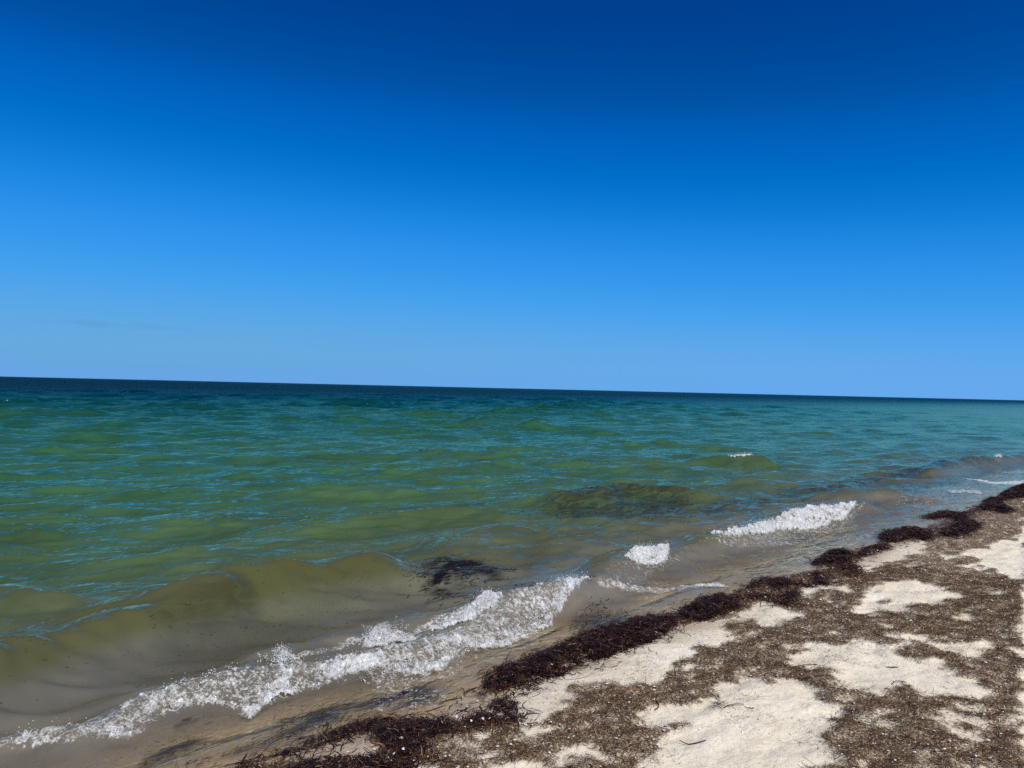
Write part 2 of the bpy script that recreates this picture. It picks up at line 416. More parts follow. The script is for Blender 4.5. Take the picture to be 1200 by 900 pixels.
def water_material():
    m, N, L = mat_new("sea_water")
    out = N.new("ShaderNodeOutputMaterial")
    tc = N.new("ShaderNodeTexCoord").outputs['Object']
    off = attr_(N, "offshore")           # metres from the waterline
    foam = attr_(N, "foam"); turbid = attr_(N, "turbid"); weed = attr_(N, "weed")
    lg = math_(N, L, 'LOGARITHM', math_(N, L, 'ADD', math_(N, L, 'MAXIMUM', off, 0.0), 1.0), 10.0)   # 0..4.3
    # wandering patches of sediment and deeper water shift the colour bands
    pn = noise_(N, L, tc, 0.09, 3, 0.55)
    lgp = math_(N, L, 'ADD', lg, math_(N, L, 'MULTIPLY', math_(N, L, 'MULTIPLY', off, 0.1, clamp=True), math_(N, L, 'MULTIPLY_ADD', pn, 0.6, -0.30)))
    pos = math_(N, L, 'DIVIDE', lgp, 3.0, clamp=True)
    body = ramp(N, [(0.00, (0.250, 0.200, 0.140)), (0.07, (0.160, 0.142, 0.112)), (0.125, (0.118, 0.113, 0.094)), (0.17, (0.082, 0.086, 0.048)), (0.25, (0.052, 0.090, 0.038)),
                    (0.36, (0.033, 0.094, 0.040)), (0.48, (0.016, 0.077, 0.040)), (0.58, (0.003, 0.042, 0.038)), (0.66, (0.0008, 0.016, 0.036)),
                    (1.0, (0.0004, 0.008, 0.026))])
    L.new(pos, body.inputs[0])
    mp = N.new("ShaderNodeMapping"); mp.inputs['Scale'].default_value = (0.45, 1.0, 1.0); L.new(tc, mp.inputs['Vector'])
    cl = noise_(N, L, mp.outputs[0], 1.6, 4, 0.6, 0.6)
    cr = ramp(N, [(0.3, (0.60, 0.60, 0.60)), (0.7, (1.28, 1.27, 1.24))]); L.new(cl, cr.inputs[0])
    col = mix_(N, L, 0.8, body.outputs[0], cr.outputs[0], 'MULTIPLY')
    # raised waves tinted olive: thicker water, with light through the crests put into colour
    col = mix_(N, L, math_(N, L, 'MULTIPLY', attr_(N, "swell"), 0.75), col, (0.068, 0.068, 0.022))
    # dark clouds of shredded weed held in the water
    mpw = N.new("ShaderNodeMapping"); mpw.inputs['Scale'].default_value = (0.28, 1.0, 1.0); mpw.inputs['Rotation'].default_value = (0, 0, math.radians(12)); L.new(tc, mpw.inputs['Vector'])
    wnz = noise_(N, L, mpw.outputs[0], 6.0, 6, 0.72, 1.2)
    wf = math_(N, L, 'MULTIPLY', weed, math_(N, L, 'MULTIPLY_ADD', wnz, 5.8, -2.2, clamp=True), clamp=True)
    col = mix_(N, L, wf, col, (0.010, 0.0075, 0.009))
    # bump: ripples in several sizes
    mp2 = N.new("ShaderNodeMapping"); mp2.inputs['Scale'].default_value = (0.5, 1.0, 1.0); mp2.inputs['Rotation'].default_value = (0, 0, math.radians(-14))
    L.new(tc, mp2.inputs['Vector'])
    mp3 = N.new("ShaderNodeMapping"); mp3.inputs['Scale'].default_value = (0.55, 1.0, 1.0); mp3.inputs['Rotation'].default_value = (0, 0, math.radians(24))
    L.new(tc, mp3.inputs['Vector'])
    r1 = noise_(N, L, mp2.outputs[0], 24, 1, 0.5)
    r2 = noise_(N, L, mp3.outputs[0], 7.0, 1, 0.5, 0.3)
    r3 = noise_(N, L, mp2.outputs[0], 2.4, 2, 0.5, 0.4)
    far = math_(N, L, 'MULTIPLY_ADD', math_(N, L, 'MULTIPLY', off, 0.03, clamp=True), 0.55, 0.25)
    far = math_(N, L, 'MULTIPLY', far, math_(N, L, 'MULTIPLY', off, 0.5, clamp=True))
    near = math_(N, L, 'MULTIPLY_ADD', math_(N, L, 'MULTIPLY', off, 0.14, clamp=True), 0.2, 0.8)
    hgt = math_(N, L, 'ADD', math_(N, L, 'MULTIPLY', r1, 0.010), math_(N, L, 'MULTIPLY', math_(N, L, 'MULTIPLY', r2, near), 0.034))
    hgt = math_(N, L, 'ADD', hgt, math_(N, L, 'MULTIPLY', math_(N, L, 'MULTIPLY', r3, far), 0.20))
    mp4 = N.new("ShaderNodeMapping"); mp4.inputs['Scale'].default_value = (0.5, 1.0, 1.0); mp4.inputs['Rotation'].default_value = (0, 0, math.radians(20))
    L.new(tc, mp4.inputs['Vector'])
    r4 = noise_(N, L, mp4.outputs[0], 0.16, 6, 0.75)
    far2 = math_(N, L, 'MULTIPLY', off, 0.006, clamp=True)
    hgt = math_(N, L, 'ADD', hgt, math_(N, L, 'MULTIPLY', math_(N, L, 'MULTIPLY', r4, far2), 2.6))
    b = N.new("ShaderNodeBump"); b.inputs['Distance'].default_value = 1.0; b.inputs['Strength'].default_value = 1.0
    L.new(hgt, b.inputs['Height'])
    dif = N.new("ShaderNodeBsdfDiffuse"); L.new(col, dif.inputs['Color'])
    tr = N.new("ShaderNodeBsdfTransparent")
    mb = N.new("ShaderNodeMixShader"); L.new(math_(N, L, 'MAXIMUM', turbid, wf), mb.inputs[0])
    L.new(tr.outputs[0], mb.inputs[1]); L.new(dif.outputs[0], mb.inputs[2])
    gl = N.new("ShaderNodeBsdfGlossy"); gl.distribution = 'BECKMANN'; gl.inputs['Color'].default_value = (1, 0.96, 0.66, 1)
    L.new(math_(N, L, 'MULTIPLY_ADD', math_(N, L, 'MULTIPLY', off, 0.012, clamp=True), 0.24, 0.06), gl.inputs['Roughness'])
    L.new(b.outputs[0], gl.inputs['Normal'])
    fr = N.new("ShaderNodeFresnel"); fr.inputs['IOR'].default_value = 1.333; L.new(b.outputs[0], fr.inputs['Normal'])
    # from afar the wave fronts hide the flat water, so the sheet as a whole mirrors less
    cap = math_(N, L, 'MULTIPLY_ADD', math_(N, L, 'MULTIPLY', off, 0.02, clamp=True), -0.15, 1.0)
    cap = math_(N, L, 'MULTIPLY_ADD', math_(N, L, 'MULTIPLY_ADD', off, 0.008, -0.3, clamp=True), -0.40, cap)
    ff = math_(N, L, 'MULTIPLY', fr.outputs[0], cap)
    ms = N.new("ShaderNodeMixShader"); L.new(ff, ms.inputs[0]); L.new(mb.outputs[0], ms.inputs[1]); L.new(gl.outputs[0], ms.inputs[2])
    # thin lacy foam
    fp = N.new("ShaderNodeBsdfPrincipled"); fp.inputs['Base Color'].default_value = (0.74, 0.74, 0.72, 1); fp.inputs['Roughness'].default_value = 0.5
    f1 = noise_(N, L, tc, 22, 5, 0.75, 0.6); f2 = noise_(N, L, tc, 75, 3, 0.7, 0.4)
    fn = math_(N, L, 'ADD', math_(N, L, 'MULTIPLY', f1, 0.6), math_(N, L, 'MULTIPLY', f2, 0.4))
    fm = math_(N, L, 'MULTIPLY', math_(N, L, 'ADD', math_(N, L, 'SUBTRACT', fn, 0.72), math_(N, L, 'MULTIPLY', foam, 0.33)), 5.0, clamp=True)
    fm = math_(N, L, 'MULTIPLY', fm, math_(N, L, 'MULTIPLY', foam, 3.0, clamp=True))
    me = N.new("ShaderNodeMixShader"); L.new(fm, me.inputs[0]); L.new(ms.outputs[0], me.inputs[1]); L.new(fp.outputs[0], me.inputs[2])
    L.new(me.outputs[0], out.inputs[0])
    return m

M_SAND = sand_material()
M_WATER = water_material()
M_FOAM = foam_material("foam", True)
M_DROP = foam_material("spray", False)
M_DRY = leaf_material("dry_weed", [(0.0, (0.022, 0.009, 0.003)), (0.45, (0.066, 0.031, 0.011)), (0.80, (0.135, 0.067, 0.026)), (0.95, (0.30, 0.18, 0.085)), (1.0, (0.80, 0.65, 0.44))], 0.85, 0.15)
M_WET = leaf_material("wet_weed", [(0.0, (0.009, 0.0035, 0.002)), (0.6, (0.025, 0.0100, 0.006)), (0.9, (0.070, 0.032, 0.018)), (1.0, (0.22, 0.13, 0.075))], 0.48, 0.2)
M_FLOAT = leaf_material("drift_weed", [(0.0, (0.008, 0.005, 0.006)), (0.7, (0.022, 0.014, 0.010)), (1.0, (0.07, 0.045, 0.018))], 0.5, 0.3)

# ------------------------------------------------------------------ where the photograph shows bare sand between the drifts
def crop3(*p): return [(600 + x / 3, 600 + y / 3) for x, y in p]
def crop4(*p): return [(800 + x / 3, 600 + y / 3) for x, y in p]
def crop2(*p): return [(300 + x / 3, 600 + y / 3) for x, y in p]
BARE = [
    crop3((430, 785), (470, 725), (690, 700), (690, 625), (780, 600), (900, 590), (1000, 600), (1100, 645), (1160, 690), (1210, 700), (1215, 730), (1070, 790), (1050, 890), (1000, 960), (560, 960), (520, 870), (600, 805), (625, 765), (580, 742), (450, 778)),
    crop4((390, 500), (560, 470), (640, 450), (690, 490), (820, 520), (900, 560), (1000, 600), (1080, 625), (1030, 665), (880, 650), (740, 630), (640, 640), (560, 600), (470, 560), (400, 540)),
    crop4((205, 372), (240, 335), (300, 318), (390, 365), (350, 395), (290, 412)),
    crop4((395, 285), (470, 262), (560, 255), (600, 280), (500, 283), (440, 310), (400, 312)),
    crop4((640, 285), (760, 250), (880, 248), (970, 300), (900, 333), (760, 340), (690, 362), (570, 352), (690, 330)),
    crop4((590, 185), (700, 150), (760, 110), (850, 108), (845, 160), (700, 178), (690, 200), (605, 218)),
    crop4((920, 162), (1060, 130), (1260, 60), (1280, 250), (1110, 232), (1050, 190), (1035, 168)),
    crop4((920, 472), (1000, 458), (1095, 522), (1020, 512), (940, 492)),
    crop4((930, 350), (1040, 355), (1000, 388), (950, 375)),
    crop4((1090, 430), (1200, 435), (1185, 462), (1110, 452)),
    crop4((935, 765), (1030, 715), (1060, 770), (1110, 845), (1000, 842), (935, 800)),
    crop4((860, 700), (905, 715), (940, 765), (1015, 700), (950, 690)),
    crop4((750, 430), (850, 425), (840, 465), (770, 462)), crop4((1180, 640), (1240, 650), (1240, 690), (1180, 680)),
    crop3((-20, 610), (200, 525), (400, 462), (540, 402), (810, 370), (830, 378), (735, 400), (765, 480), (550, 520), (540, 600), (440, 640), (320, 622), (190, 590), (200, 700), (120, 732), (60, 742), (-20, 760)),
    crop3((540, 560), (620, 520), (650, 560), (560, 610)),
    crop2((60, 900), (390, 768), (490, 862), (300, 872), (200, 960), (60, 960)),
    crop2((505, 768), (620, 690), (730, 640), (800, 640), (930, 705), (800, 715), (600, 742)),
    crop2((900, 615), (1060, 560), (1120, 570), (1060, 660), (1060, 700), (960, 735), (930, 700)),
    crop3((170, 885), (330, 838), (340, 872), (220, 897)), crop2((670, 790), (760, 780), (800, 830), (740, 850)), crop2((1060, 860), (1190, 845), (1190, 880), (1080, 885)),
    crop3((1100, 470), (1010, 480), (990, 510), (1060, 560), (1180, 520)), crop3((1160, 345), (1230, 340), (1230, 370)),
]
BARE_G = [px_ground(p) for p in BARE]

LS0, LS1, LN0, LN1, LC = -2.0, 26.0, -4.5, 5.0, 0.025
ls = np.arange(LS0, LS1, LC); ln = np.arange(LN0, LN1, LC)
GS, GN = np.meshgrid(ls, ln, indexing='ij')
GND = GN - shore(GS)
wob_s, wob_n = 0.15 * fbm(GS * 4.0, GN * 4.0, 6, 0.78), 0.15 * fbm(GS * 4.0 + 40, GN * 4.0 + 9, 6, 0.78)
bare = np.zeros(GS.shape)
for P in BARE_G:
    bare = np.maximum(bare, in_poly(GS + wob_s, GN + wob_n, P).astype(float))
# outside what the photograph shows: drifts drawn out along the shore
known = in_poly(GS, GN, px_ground([(250, 900), (430, 850), (560, 800), (860, 690), (1200, 560), (1200, 900)]))
drift = fbm(GS * 0.55 + 3, GN * 1.5, 4)
lit = np.where(known, 1 - bare, smooth(-0.12, 0.12, drift))
def blur(a_, r):
    k = np.hanning(2 * r + 3)[1:-1]; k /= k.sum()
    a_ = np.apply_along_axis(lambda q: np.convolve(np.pad(q, r, mode='edge'), k, 'valid'), 0, a_)
    return np.apply_along_axis(lambda q: np.convolve(np.pad(q, r, mode='edge'), k, 'valid'), 1, a_)
lit = blur(lit, 2)
brk = fbm(GS * 2.8, GN * 3.6, 6, 0.75)
lit = smooth(0.18, 0.82, lit * 1.02 + (0.50 * (brk - 0.05) + 0.30 * fbm(GS * 7 + 5, GN * 10, 3, 0.7)) * (0.40 + 0.60 * lit)) * np.clip(0.9 + 0.35 * fbm(GS * 9, GN * 9, 2), 0.35, 1) * smooth(0.02, -0.12, GND)
LIT = np.where(lit > 0, np.clip(lit * 1.1 - 0.05, 0, 1), 0)
def lit_at(s, n):
    i = np.clip(((s - LS0) / LC).astype(int), 0, LIT.shape[0] - 1); j = np.clip(((n - LN0) / LC).astype(int), 0, LIT.shape[1] - 1)
    v = LIT[i, j]
    return np.where((s < LS0) | (s > LS1) | (n < LN0) | (n > LN1), 0.4 * smooth(0, -0.3, n - shore(s)), v)

def ground_full(s, n):
    l = lit_at(s, n)
    return ground(s, n) + l * (0.012 + 0.010 * perlin(s * 9, n * 9))

# ------------------------------------------------------------------ beach and sea bed: one sheet
def graded(fine0, fine1, c, lo, hi, g1=1.02, g2=1.06, brk=40):
    a_ = list(np.arange(fine0, fine1, c))
    def grow(x, stop, sgn):
        out, d = [], c
        while abs(x - stop) > d and (stop - x) * sgn > 0:
            d *= g1 if abs(x) < brk else g2
            x += sgn * d; out.append(x)
        return out
    return np.array(grow(a_[0], lo, -1)[::-1] + a_ + grow(a_[-1], hi, 1))
bs = graded(0.2, 11.0, 0.025, -3000, 22000, 1.03, 1.12)
bn = graded(-4.4, 0.8, 0.025, -3000, 22000, 1.05, 1.12)          # distance from the waterline
S, D = np.meshgrid(bs, bn, indexing='ij')
Nn = D + shore(S)
Z = ground_full(S, Nn)
wet = np.clip(smooth(0.050, 0.008, ground(S, Nn) + 0.012 * fbm(S * 2.2, Nn * 2.2, 3)), 0, 1)
lw = lit_at(S, Nn)
beach = make_mesh("beach", np.stack([S.ravel(), Nn.ravel(), Z.ravel()], 1), grid_faces(*S.shape)[:, ::1], M_SAND,
                  attrs={"litter": lw.ravel(), "wet": wet.ravel()})
tag(beach, "pale sand beach sloping down into the sea", None, None, 'structure')

# ------------------------------------------------------------------ the sea
def foam_poly(pts, z=0.05): return px_plane(pts, z)
def crest_poly(k, x0, x1, y, land, sea):
    qs, qn = SWELLS[k][0], SWELLS[k][1]
    y0, y1 = y if isinstance(y, tuple) else (y, y)
    e0, e1 = px_plane([(x0, y0), (x1, y1)], SWELLS[k][2])[:, 0]
    t = np.linspace(e0, e1, 14); c = np.interp(t, qs, qn); w = np.sin(np.linspace(0.12, 3.02, 14))
    return np.concatenate([np.column_stack([t, c - land * w]), np.column_stack([t, c + sea * w])[::-1]])
# (outline, strength)
FOAM = [
    (foam_poly([(-120, 905), (-60, 888), (0, 876), (83, 872), (160, 857), (200, 834), (250, 824), (293, 830), (317, 817), (350, 805), (400, 793), (443, 782), (487, 783), (525, 775), (550, 757), (600, 748), (643, 727), (667, 713), (695, 692),
                (640, 690), (620, 697), (593, 708), (550, 731), (507, 746), (473, 759), (423, 770), (370, 780), (300, 787), (253, 800), (173, 813), (113, 838), (0, 852), (-120, 880)]), 0.72),
    (foam_poly([(315, 775), (330, 762), (345, 770), (425, 745), (445, 728), (475, 738), (500, 728), (530, 720), (565, 706), (600, 708), (560, 725), (475, 750), (430, 754), (340, 782)]), 0.8),
    (foam_poly([(420, 790), (560, 755), (545, 790), (470, 815), (430, 812)], 0.0), 0.66),
    (foam_poly([(733, 662), (745, 650), (770, 645), (796, 650), (795, 660), (760, 666)]), 0.5),
    (foam_poly([(800, 640), (832, 634), (830, 642), (800, 645)]), 0.6),
    (foam_poly([(845, 640), (870, 630), (905, 622), (915, 610), (950, 602), (990, 590), (1014, 598), (985, 610), (950, 620), (915, 622), (895, 632), (865, 640)]), 0.5),
    (foam_poly([(690, 698), (760, 682), (850, 680), (850, 687), (760, 692), (700, 703)], 0.01), 0.8),
    (foam_poly([(790, 680), (850, 682), (862, 688), (800, 686)], 0.01), 1.0),
    (foam_poly([(1120, 561), (1145, 559), (1165, 564), (1215, 562), (1215, 568), (1165, 567), (1140, 562)], 0.01), 1.0),
    (foam_poly([(1108, 574), (1150, 574), (1155, 579), (1112, 578)], 0.01), 0.85),
    (foam_poly([(1170, 550), (1215, 549), (1215, 554), (1180, 553)], 0.01), 0.7),
    (foam_poly([(925, 655), (945, 645), (985, 640), (1000, 628), (1020, 622), (1030, 628), (1000, 640), (960, 660)], 0.0), 0.62),
    (foam_poly([(1040, 590), (1080, 575), (1200, 545), (1200, 575), (1100, 600)], 0.0), 0.58),
]
for _k, _x0, _x1, _y, _l, _s, _f in [(3, 690, 830, (682, 634), 0.34, 0.10, 0.52), (3, 820, 1022, (637, 588), 0.55, 0.10, 0.62), (1, 330, 680, (785, 695), 0.55, 0.25, 0.5)]:
    FOAM.append((None, _f, (_k, _x0, _x1, _y, _l, _s)))
FOAM.append((foam_poly([(425, 815), (470, 800), (545, 808), (520, 832), (470, 838), (430, 838)], 0.0), 0.6))  # thin foam film; its pale colour also stands in for sheen on the wash
FOAM.append((foam_poly([(300, 872), (360, 845), (400, 838), (390, 852), (330, 872)], 0.0), 0.52))  # second foam film, its pale colour doubling as sheen on the thin water
WEED = [
    (foam_poly([(490, 662), (520, 652), (560, 654), (600, 664), (592, 676), (560, 672), (545, 684), (510, 694), (492, 686)], 0.04), 1.6),
    (foam_poly([(500, 690), (600, 682), (680, 690), (640, 700), (560, 698)], 0.03), 0.6),
    (foam_poly([(600, 592), (640, 578), (720, 566), (800, 570), (860, 590), (800, 612), (700, 606), (612, 604)], 0.05), 0.62),
    (foam_poly([(560, 650), (640, 625), (720, 612), (830, 605), (930, 588), (1000, 576), (1100, 556), (1190, 540), (1190, 534), (1060, 548), (940, 566), (840, 582), (700, 612), (600, 634)], 0.03), 0.75),
    (foam_poly([(630, 700), (660, 688), (690, 690), (660, 704)], 0.05), 0.7),
    (foam_poly([(655, 728), (690, 712), (760, 718), (815, 712), (800, 722), (720, 740), (670, 748)], 0.0), 0.85),
    (foam_poly([(300, 860), (350, 830), (420, 815), (470, 795), (545, 800), (530, 825), (470, 838), (420, 842), (340, 876), (280, 895), (200, 900)], 0.0), 1.0),
    (foam_poly([(120, 900), (190, 865), (230, 850), (260, 860), (200, 890), (160, 905)], 0.0), 0.9),
    (foam_poly([(150, 745), (230, 715), (300, 700), (330, 725), (250, 742), (170, 752)], 0.05), 0.28),
    (foam_poly([(880, 600), (960, 590), (1040, 585), (1180, 560), (1180, 552), (1020, 570), (900, 585)], 0.0), 0.35),
]
ws = graded(0.3, 7.0, 0.025, -3000, 22000, 1.0082, 1.05, 100)
wd = graded(-0.55, 4.0, 0.025, -0.8, 22000, 1.0082, 1.05, 100)
S, D = np.meshgrid(ws, wd, indexing='ij')
Nn = D + shore(S)
cell = np.maximum(np.gradient(ws)[:, None], np.gradient(wd)[None, :])
Z = water(S, Nn, cell)
G = ground(S, Nn)
foam = np.zeros(S.shape); weed = np.zeros(S.shape)
jit_s, jit_n = 0.05 * fbm(S * 6, Nn * 6, 2), 0.05 * fbm(S * 6 + 31, Nn * 6, 2)
FOAM = [(crest_poly(*q[2]), q[1]) if len(q) == 3 else q for q in FOAM]
for P, k in FOAM:
    m = in_poly(S + jit_s, Nn + jit_n, P); e_ = np.zeros(S.shape)
    if m.any():
        e_[m] = k * smooth(-0.02, 0.06, edge_dist(S[m], Nn[m], P)); foam = np.maximum(foam, e_)
for P, k in WEED:
    m = in_poly(S + 2 * jit_s, Nn + 2 * jit_n, P); e_ = np.zeros(S.shape)
    if m.any():
        e_[m] = k * smooth(-0.02, float(np.clip(0.28 * math.sqrt(abs(np.dot(P[:, 0], np.roll(P[:, 1], -1)) - np.dot(P[:, 1], np.roll(P[:, 0], -1))) * 0.5), 0.1, 0.7)), edge_dist(S[m], Nn[m], P)); weed = np.maximum(weed, e_)
# a froth line where the thin water runs out
run = smooth(0.10, 0.0, np.abs(D - 0.03)) * smooth(0.15, 0.5, fbm(S * 1.1, Nn * 0.4, 3) + 0.25)
foam = np.maximum(foam, 0.75 * run)
rough_foam = foam * (0.018 * fbm(S * 11, Nn * 11, 3))
Z = Z + np.where(foam > 0.5, rough_foam, 0)
turbid = 1 - np.exp(-np.maximum(Z - G, 0) * 15.0)
sea = make_mesh("sea", np.stack([S.ravel(), Nn.ravel(), Z.ravel()], 1), grid_faces(*S.shape), M_WATER,
                attrs={"offshore": D.ravel(), "foam": foam.ravel(), "weed": weed.ravel(), "turbid": turbid.ravel(),
                       "swell": (smooth(0.055, 0.17, Z) * smooth(6.5, 3.5, D) * smooth(0.5, 1.2, D)).ravel()})
tag(sea, "green shallow sea turning dark blue towards the horizon", None, None, 'structure')
del S, D, Nn, Z, G

# ------------------------------------------------------------------ breaking foam: froth and thrown drops
def sample_poly(P, count, rng=RNG):
    lo, hi = P.min(0), P.max(0); out = np.zeros((0, 2))
    while len(out) < count:
        c = lo + rng.random((count * 3, 2)) * (hi - lo)
        out = np.concatenate([out, c[in_poly(c[:, 0], c[:, 1], P)]])
    return out[:count]
def poly_area(P):
    x, y = P[:, 0], P[:, 1]; return 0.5 * abs(np.dot(x, np.roll(y, -1)) - np.dot(y, np.roll(x, -1)))
def froth(label, polys, splashes=(), front=None, cs=0.006, high=0.035, cut=0.5, r=(0.001, 0.0035), drops=2500, wide=0.13):
    """a broken sheet of froth over the crest, with the drops it throws up"""
    vs, fs, ths, off = [], [], [], 0
    cs_d, rs_d = [], []
    for P in polys:
        lo, hi = P.min(0) - 0.03, P.max(0) + 0.03
        A, B = np.meshgrid(np.arange(lo[0], hi[0], cs), np.arange(lo[1], hi[1], cs), indexing='ij')
        k = 0.012 / cs if cs > 0.012 else 1.0
        ins = in_poly(A + 0.04 * fbm(A * 6 * k, B * 6 * k, 3), B + 0.04 * fbm(A * 6 * k + 9, B * 6 * k, 3), P)
        d = np.zeros(A.shape); d[ins] = edge_dist(A[ins], B[ins], P)
        w = smooth(0, 0.05, d)
        if front is not None:
            fd = B - np.interp(A, front[0], front[1])
            w = w * (0.42 + 0.58 * np.exp(-(np.maximum(fd - 0.03, 0) / wide) ** 2)) * np.clip(0.85 + 0.5 * perlin(A * 1.3 + 2.2, A * 0), 0.4, 1.1) * (0.72 + 0.28 * smooth(1.3, 3.2, A))
        big = fbm(A * 5 * k, B * 7 * k, 3, 0.6); fine = fbm(A * 26 * k, B * 26 * k, 4, 0.75)
        m = w + 0.50 * big + 0.34 * fine - cut
        m = np.where(ins, m, -1)
        bil = 1 - np.abs(fbm(A * 9 * k, B * 9 * k, 2)); b2 = 1 - np.abs(fbm(A * 34 * k, B * 34 * k, 2))
        lift = smooth(0, 0.5, m) * (0.25 * high + high * w * (0.6 * bil ** 2 + 0.16 * b2 + 0.5 * np.maximum(big, 0)))
        Z = np.full(A.shape, 0.0); q = m > -0.05
        if not q.any(): continue
        Z[q] = water(A[q], B[q]) + lift[q] + 0.0015
        F = grid_faces(*A.shape); mm = m.ravel(); F = F[(mm[F] > 0).sum(1) >= 3]; F = F[(mm[F] > -0.05).all(1)]
        ids = np.unique(F); rem = np.full(A.size, -1); rem[ids] = np.arange(len(ids))
        vs.append(np.stack([A.ravel()[ids] + RNG.normal(0, cs * 0.25, len(ids)), B.ravel()[ids] + RNG.normal(0, cs * 0.25, len(ids)), Z.ravel()[ids] + RNG.normal(0, cs * 0.09, len(ids))], 1))
        fs.append(rem[F] + off); ths.append(np.clip(mm[ids] * 2.2, 0, 1)); off += len(ids)
        # drops thrown from the thick froth
        wt = np.clip(mm[ids], 0, None) ** 1.5 + 1e-6
        kk = RNG.choice(len(ids), min(drops, len(ids)), p=wt / wt.sum(), replace=False)
        c = vs[-1][kk].copy(); c[:, 2] += np.abs(RNG.normal(0, high * 0.55, len(kk))); c[:, :2] += RNG.normal(0, 0.02, (len(kk), 2))
        cs_d.append(c); rs_d.append(RNG.uniform(*r, len(kk)))
    for px_, py_, zz, cnt, wid, hgt in splashes:
        b = px_plane([(px_, py_)], zz)[0]
        # leaping jets: drops strung along short arcs
        nj = max(4, cnt // 22); per = cnt // nj
        a0 = RNG.uniform(0, 2 * np.pi, nj); v0 = RNG.uniform(0.3, 1.0, nj); ox = b[0] + RNG.normal(0, 1, nj) * wid * 1.4; oy = b[1] + RNG.normal(0, 1, nj) * wid * 0.45
        t = RNG.random((nj, per)) ** 0.7
        X = ox[:, None] + np.cos(a0)[:, None] * t * wid * 0.55 + RNG.normal(0, 0.006, (nj, per)); Y = oy[:, None] + np.sin(a0)[:, None] * t * wid * 0.4 + RNG.normal(0, 0.006, (nj, per))
        Zs = v0[:, None] * hgt * 1.5 * t * (1.25 - 0.6 * t) + RNG.normal(0, 0.005, (nj, per))
        X, Y, Zs = X.ravel(), Y.ravel(), np.abs(Zs.ravel())
        cs_d.append(np.column_stack([X, Y, water(X, Y) + Zs])); rs_d.append(RNG.uniform(*r, len(X)) * (1.7 - 1.0 * t.ravel()))
    root_v = np.concatenate(vs + cs_d); base = root_v.mean(0); base[2] = root_v[:, 2].min()
    if vs:
        o = make_mesh("wave_foam", np.concatenate(vs) - base, np.concatenate(fs), M_FOAM, True, {"thick": np.concatenate(ths)}, loc=place(*base))
        tag(o, label, "wave foam", "white foam of waves breaking along the shore")
    V, F = blobs(np.concatenate(cs_d) - base, np.concatenate(rs_d), octa=True)
    if vs:
        d_ = make_mesh("spray_drops", V, F, M_DROP, True, parent=o); d_['kind'] = 'stuff'
    else:
        o = bpy.data.objects.new("wave_foam", None); COL.objects.link(o); o.location = place(*base); o.rotation_euler = (0, 0, THETA); o.empty_display_size = 0.1
        tag(o, label, "wave foam", "white foam of waves breaking along the shore")
        d_ = make_mesh("spray_drops", V, F, M_DROP, True, parent=o); d_['kind'] = 'stuff'
    return o
FRONT = [(-120, 905), (-60, 888), (0, 876), (83, 872), (160, 857), (200, 834), (250, 824), (293, 830), (317, 817), (350, 805), (400, 793), (443, 782), (487, 780), (525, 772), (550, 757), (600, 748), (643, 727), (667, 713), (695, 692)]
froth("longest white foam line, tumbling along the brown shallows before the sand", [FOAM[0][0]],
      [(600, 735, 0.05, 500, 0.08, 0.07), (640, 715, 0.05, 500, 0.08, 0.08), (540, 760, 0.05, 400, 0.08, 0.06), (470, 775, 0.05, 300, 0.08, 0.05), (250, 812, 0.05, 200, 0.09, 0.04)], front=path_fn(FRONT, 0.05), drops=2600)
froth("small white splash leaping up behind the long foam line, beside the olive wave face", [foam_poly([(318, 780), (322, 770), (338, 768), (345, 776), (335, 784)], 0.07)], [(330, 778, 0.06, 420, 0.04, 0.10)], cut=0.35, high=0.05, drops=300)
froth("wide white splash thrown up behind the middle of the long foam line", [foam_poly([(420, 752), (430, 740), (448, 734), (475, 740), (500, 736), (495, 744), (470, 752), (430, 757)], 0.08)], [(446, 748, 0.06, 700, 0.06, 0.11)], cut=0.4, high=0.026, drops=900)
froth("white curl of spray joining the long foam line close to dark floating weed", [foam_poly([(495, 734), (530, 720), (565, 706), (600, 708), (560, 726), (505, 738)], 0.08)],
      [(565, 720, 0.07, 420, 0.06, 0.07), (530, 730, 0.07, 250, 0.05, 0.06)], cut=0.45, drops=1200)
froth("short separate foam tuft on a brown wave between two longer breakers", [crest_poly(3, 732, 800, (656, 642), 0.24, 0.05)], [(768, 652, 0.14, 250, 0.10, 0.04)], cut=0.47, high=0.045, drops=700)
froth("bright foam crest of the breaker farther along the beach, rolling in white", [crest_poly(3, 835, 925, (634, 606), 0.20, 0.03), crest_poly(3, 895, 1016, (617, 590), 0.36, 0.06)],
      [(960, 604, 0.14, 200, 0.25, 0.05), (990, 597, 0.14, 150, 0.15, 0.05)], cs=0.009, cut=0.50, high=0.055, r=(0.0015, 0.0045), drops=1200)
froth("lone thin whitecap far out on the green water", [crest_poly(10, 822, 849, 533, 0.16, 0.05)], cs=0.014, cut=0.45, high=0.04, r=(0.004, 0.01), drops=60)
froth("small foam tip on the curling wave beyond the thin foam streaks", [crest_poly(9, 1170, 1190, 535, 0.16, 0.03)], cs=0.014, cut=0.45, high=0.05, r=(0.004, 0.01), drops=60)

